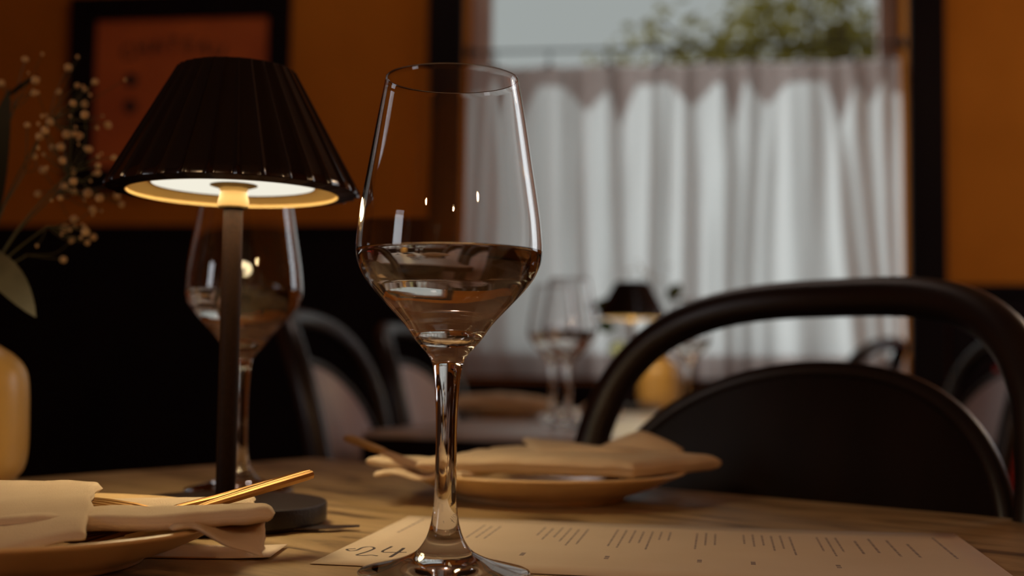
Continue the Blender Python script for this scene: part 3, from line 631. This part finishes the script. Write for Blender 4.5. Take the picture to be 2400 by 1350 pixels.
# gypsophila and leaves in the near vase (offsets from the vase mouth)
bq = thing('flower_bouquet', (-0.3745, 0.82, T+.112), 'sprays of tiny cream blossoms with leaves in the left vase', 'flowers')
HEADS = [(0.0324, 0.0148, 0.1883), (0.0592, 0.0243, 0.1851), (0.0644, 0.0286, 0.1735), (0.0658, 0.0404, 0.1732), (0.0784, 0.0242, 0.1752), (0.0664, 0.0388, 0.1623), (0.0923, -0.0327, 0.1403), (0.0442, 0.0022, 0.1621), (0.0468, 0.0405, 0.1715), (0.0154, 0.0169, 0.1716), (0.0843, 0.0371, 0.1471), (0.1102, -0.0259, 0.1133), (0.0834, 0.0025, 0.1233), (0.0744, -0.0153, 0.1302), (0.0701, 0.0085, 0.135), (0.0739, 0.0109, 0.1345), (0.0672, -0.034, 0.1293), (0.0717, -0.0177, 0.1213), (0.0525, -0.0126, 0.1155), (0.0385, 0.0383, 0.1144), (0.0638, 0.0263, 0.112), (0.0751, -0.0222, 0.1114), (0.081, 0.0288, 0.1112), (0.0993, -0.0239, 0.108), (0.0635, 0.0144, 0.0992), (0.0756, -0.0249, 0.086), (0.0872, -0.0349, 0.0957), (0.0627, 0.0347, 0.0984), (0.0911, -0.0182, 0.0906), (0.0991, -0.0178, 0.0873), (0.0902, 0.0436, 0.0971), (0.0966, 0.0348, 0.09), (0.0927, -0.0119, 0.0802), (0.034, 0.0419, 0.0976), (0.0731, 0.0081, 0.076), (0.0625, 0.0192, 0.0706), (0.0907, -0.0186, 0.0647), (0.0755, 0.0403, 0.0669), (0.0784, 0.0203, 0.061), (0.0539, 0.0423, 0.0507), (0.0618, 0.0365, 0.0644), (0.0615, -0.0111, 0.1394), (0.0617, -0.0061, 0.1232), (0.0591, -0.0217, 0.1274), (0.0511, -0.0233, 0.1347), (0.0834, -0.0298, 0.1484), (0.0505, -0.0109, 0.1678)]
bm = bmesh.new(); bmesh.ops.create_icosphere(bm, subdivisions=2, radius=1.0)
for v in bm.verts: v.co *= 1+0.22*noise.noise(v.co*3.1)
bme = bpy.data.meshes.new('blossom'); bm.to_mesh(bme); bm.free(); bme.materials.append(M['blossom']); bme.shade_smooth()
nodes = [Vector((0.030, 0.004, 0.150)), Vector((0.052, 0.012, 0.145)), Vector((0.045, -0.010, 0.105)), Vector((0.060, 0.010, 0.095)), Vector((0.058, 0.0, 0.070)), Vector((0.036, 0.022, 0.052)), Vector((0.075, -0.010, 0.105))]
for nd in nodes:
    MB().tube(spline([(0, 0, -.07), (nd.x*.12, nd.y*.12, 0.004), tuple(nd*.55+Vector((-.003, 0, .006))), tuple(nd)], 6), [0.0009]*13+[0.0006]*6, 6).build('stem', 'stem', bq)
rb = random.Random(11)
for k, h in enumerate(HEADS):
    h = Vector(h); nd = min(nodes, key=lambda q: (q-h).length+max(0, q.z-h.z)*.5)
    mid = (nd+h)/2+Vector((rb.uniform(-.004, .004), rb.uniform(-.004, .004), rb.uniform(-.005, .003)))
    MB().tube(spline([tuple(nd), tuple(mid), tuple(h)], 4), 0.00032, 5).build('twig', 'stem', bq)
    o = bpy.data.objects.new('blossom', bme); COL.objects.link(o); o.parent = bq; o.location = h
    r_ = rb.uniform(.0019, .0031); o.scale = (r_, r_, r_*.9); o.rotation_euler = (rb.random()*6, rb.random()*6, 0)
for k in range(46):                            # half-open buds between them
    h = Vector(rb.choice(HEADS))+Vector((rb.gauss(0, .010), rb.gauss(0, .012), rb.gauss(0, .010)))
    if h.x < 0.01 or h.z < .05: continue
    nd = min(nodes, key=lambda q: (q-h).length); MB().tube([tuple(nd), tuple((nd+h)/2+Vector((0, 0, -.002))), tuple(h)], 0.00026, 4).build('twig', 'stem', bq)
    o = bpy.data.objects.new('blossom', bme); COL.objects.link(o); o.parent = bq; o.location = h; r_ = rb.uniform(.0008, .0013); o.scale = (r_, r_, r_*1.2)
mb = MB(); leaf_mesh(mb, (0.004, 0.0, 0.020), (0.0285, 0.0, 0.166), 0.0125, (0.35, -1, 0.1), 0.004); mb.build('dark_leaf', 'darkleaf', bq)
mb = MB(); leaf_mesh(mb, (0.020, -0.02, 0.056), (0.0605, -0.02, 0.0075), 0.0125, (0.45, -0.75, 0.55), 0.003); mb.build('pale_leaf', 'leaf', bq)
mb = MB(); leaf_mesh(mb, (0.026, 0.0, 0.158), (0.046, 0.006, 0.176), 0.0030, (0.3, -.6, .8), 0.001); mb.build('dark_leaf', 'darkleaf', bq)
# sprig in the far vase
bf = thing('flower_sprig', (0.318, 2.60, T+.112), 'blurred green leafy sprig in the far vase around the small lamp', 'flowers')
for tip, ws in (((0.0306, 0, .1385), .017), ((-.1205, -.02, .1043), .022), ((-.1155, .01, .0631), .017), ((-.0877, -.01, .0132), .022), ((-.030, .03, .10), .018), ((.05, .03, .10), .015)):
    tp = Vector(tip); MB().tube(spline([(0, 0, -.06), (tp.x*.15, tp.y*.15, .01), tuple(tp*.7+Vector((0, 0, .012))), tuple(tp)], 5), 0.0011, 5).build('stem', 'stem', bf)
    mb = MB(); d_ = Vector((tp.x, 0, .3*tp.z)).normalized()*.03; leaf_mesh(mb, tp-d_*.7, tp+d_*.8, ws, (.2, -1, .25), .004); mb.build('leaf', 'greenleaf', bf)
for k in range(14):
    h = Vector((-.035+rb.gauss(0, .022), rb.gauss(0, .02), .185+rb.gauss(0, .018)))
    MB().tube(spline([(0, 0, -.05), (-.005, 0, .02), tuple(h*.7), tuple(h)], 4), 0.0004, 4).build('twig', 'stem', bf)
    o = bpy.data.objects.new('blossom', bme); COL.objects.link(o); o.parent = bf; o.location = h; o.scale = (.003, .003, .003)

# ------------------------------------------------------------------ bench with red cushion right of the window
bn = thing('bench', (1.72, 3.31, 0), 'dark bench against the right end of the window wall', 'bench', -ALPHA)
mb = MB(); mb.box(-.42, .42, -.2, .2, .40, .45); mb.build('bench_seat', 'black', bn, smooth=False, bevel=.006)
for x in (-.38, .38):
    for y in (-.16, .16): MB().box(x-.022, x+.022, y-.022, y+.022, 0, .399).build('leg', 'black', bn, smooth=False, bevel=.003)
mb = MB(); rings = []
for k in range(17):
    t_ = -1+2*k/16; hh = max(.02, (1-abs(t_)**3)**.5); rings.append([Vector((t_*.2, .075*hh*math.cos(a)*abs(math.cos(a))**-.2 if abs(math.cos(a)) > 1e-3 else 0, .2*(0.9+.1*abs(t_))*math.copysign(abs(math.sin(a))**.55, math.sin(a)))) for a in [2*PI*i/28 for i in range(28)]])
mb.loft(rings); cu = mb.build('cushion', 'red', angle=3.2); cu.location = (1.545, 3.33, .655); cu.rotation_euler = (-.16, 0, -ALPHA); tag(cu, 'red cushion propped on the dark bench, glimpsed behind the chair', 'cushion')

# ------------------------------------------------------------------ tree outside
tr = thing('tree', (2.3, 8.4, -.05), 'olive green tree outside above the curtain', 'tree')
MB().tube(spline([(0, 0, 0), (-.05, 0, 1.2), (.04, 0, 2.3), (-.05, 0, 3.3)], 6), [.16-.004*k for k in range(19)], 10).build('trunk', 'bark', tr)
cl = []                                         # leafy clusters: centre, radius, leaves
rt2 = random.Random(21)
for cx_, cz_, r_, n_ in ((-.75, 3.16, .30, 150), (-.40, 3.20, .34, 170), (-.05, 3.30, .36, 190), (.30, 3.18, .30, 140), (-.95, 3.02, .25, 100), (-.55, 2.98, .32, 140), (-.1, 2.98, .35, 150), (.35, 2.96, .28, 110),
                     (-1.28, 3.30, .16, 26), (-1.15, 3.05, .2, 46), (-1.42, 3.14, .10, 12), (-.30, 3.62, .3, 130), (.05, 3.7, .3, 130), (-1.2, 2.90, .16, 34), (-1.75, 3.0, .09, 9), (-.6, 3.52, .16, 26), (-1.55, 2.94, .2, 40), (-.9, 2.9, .25, 110), (-.3, 2.9, .25, 110), (.2, 2.9, .25, 90), (-.45, 3.3, .25, 110), (.0, 3.05, .3, 140)):
    MB().tube(spline([(.02, 0, 2.2), (cx_*.5, .05, (2.3+cz_)/2+.05), (cx_, rt2.uniform(-.2, .2), cz_)], 5), [.035-.0025*k for k in range(11)], 6).build('branch', 'bark', tr); cl.append((cx_, cz_, r_, n_))
lv = []; lf = []
for cx_, cz_, r_, n_ in cl:
    for k in range(n_):
        p = Vector((cx_+rt2.gauss(0, r_*.55), rt2.gauss(0, .35), cz_+rt2.gauss(0, r_*.42)))
        d_ = Vector((rt2.uniform(-1, 1), rt2.uniform(-1, 1), rt2.uniform(-.9, .5))).normalized(); n2 = d_.orthogonal().normalized(); n2.rotate(Matrix.Rotation(rt2.uniform(0, 6.28), 3, d_)); s_ = d_.cross(n2)
        l_ = rt2.uniform(.06, .11); w_ = l_*.32; b_ = len(lv)
        lv += [p, p+d_*l_*.45+s_*w_, p+d_*l_, p+d_*l_*.45-s_*w_, p+d_*l_*.45-n2*w_*.3]; lf += [(b_, b_+1, b_+4), (b_+1, b_+2, b_+4), (b_+2, b_+3, b_+4), (b_+3, b_, b_+4)]
fo = MB().add(lv, lf).build('foliage', 'treeleaf', tr); fo['kind'] = 'stuff'
bpy.context.view_layer.update()
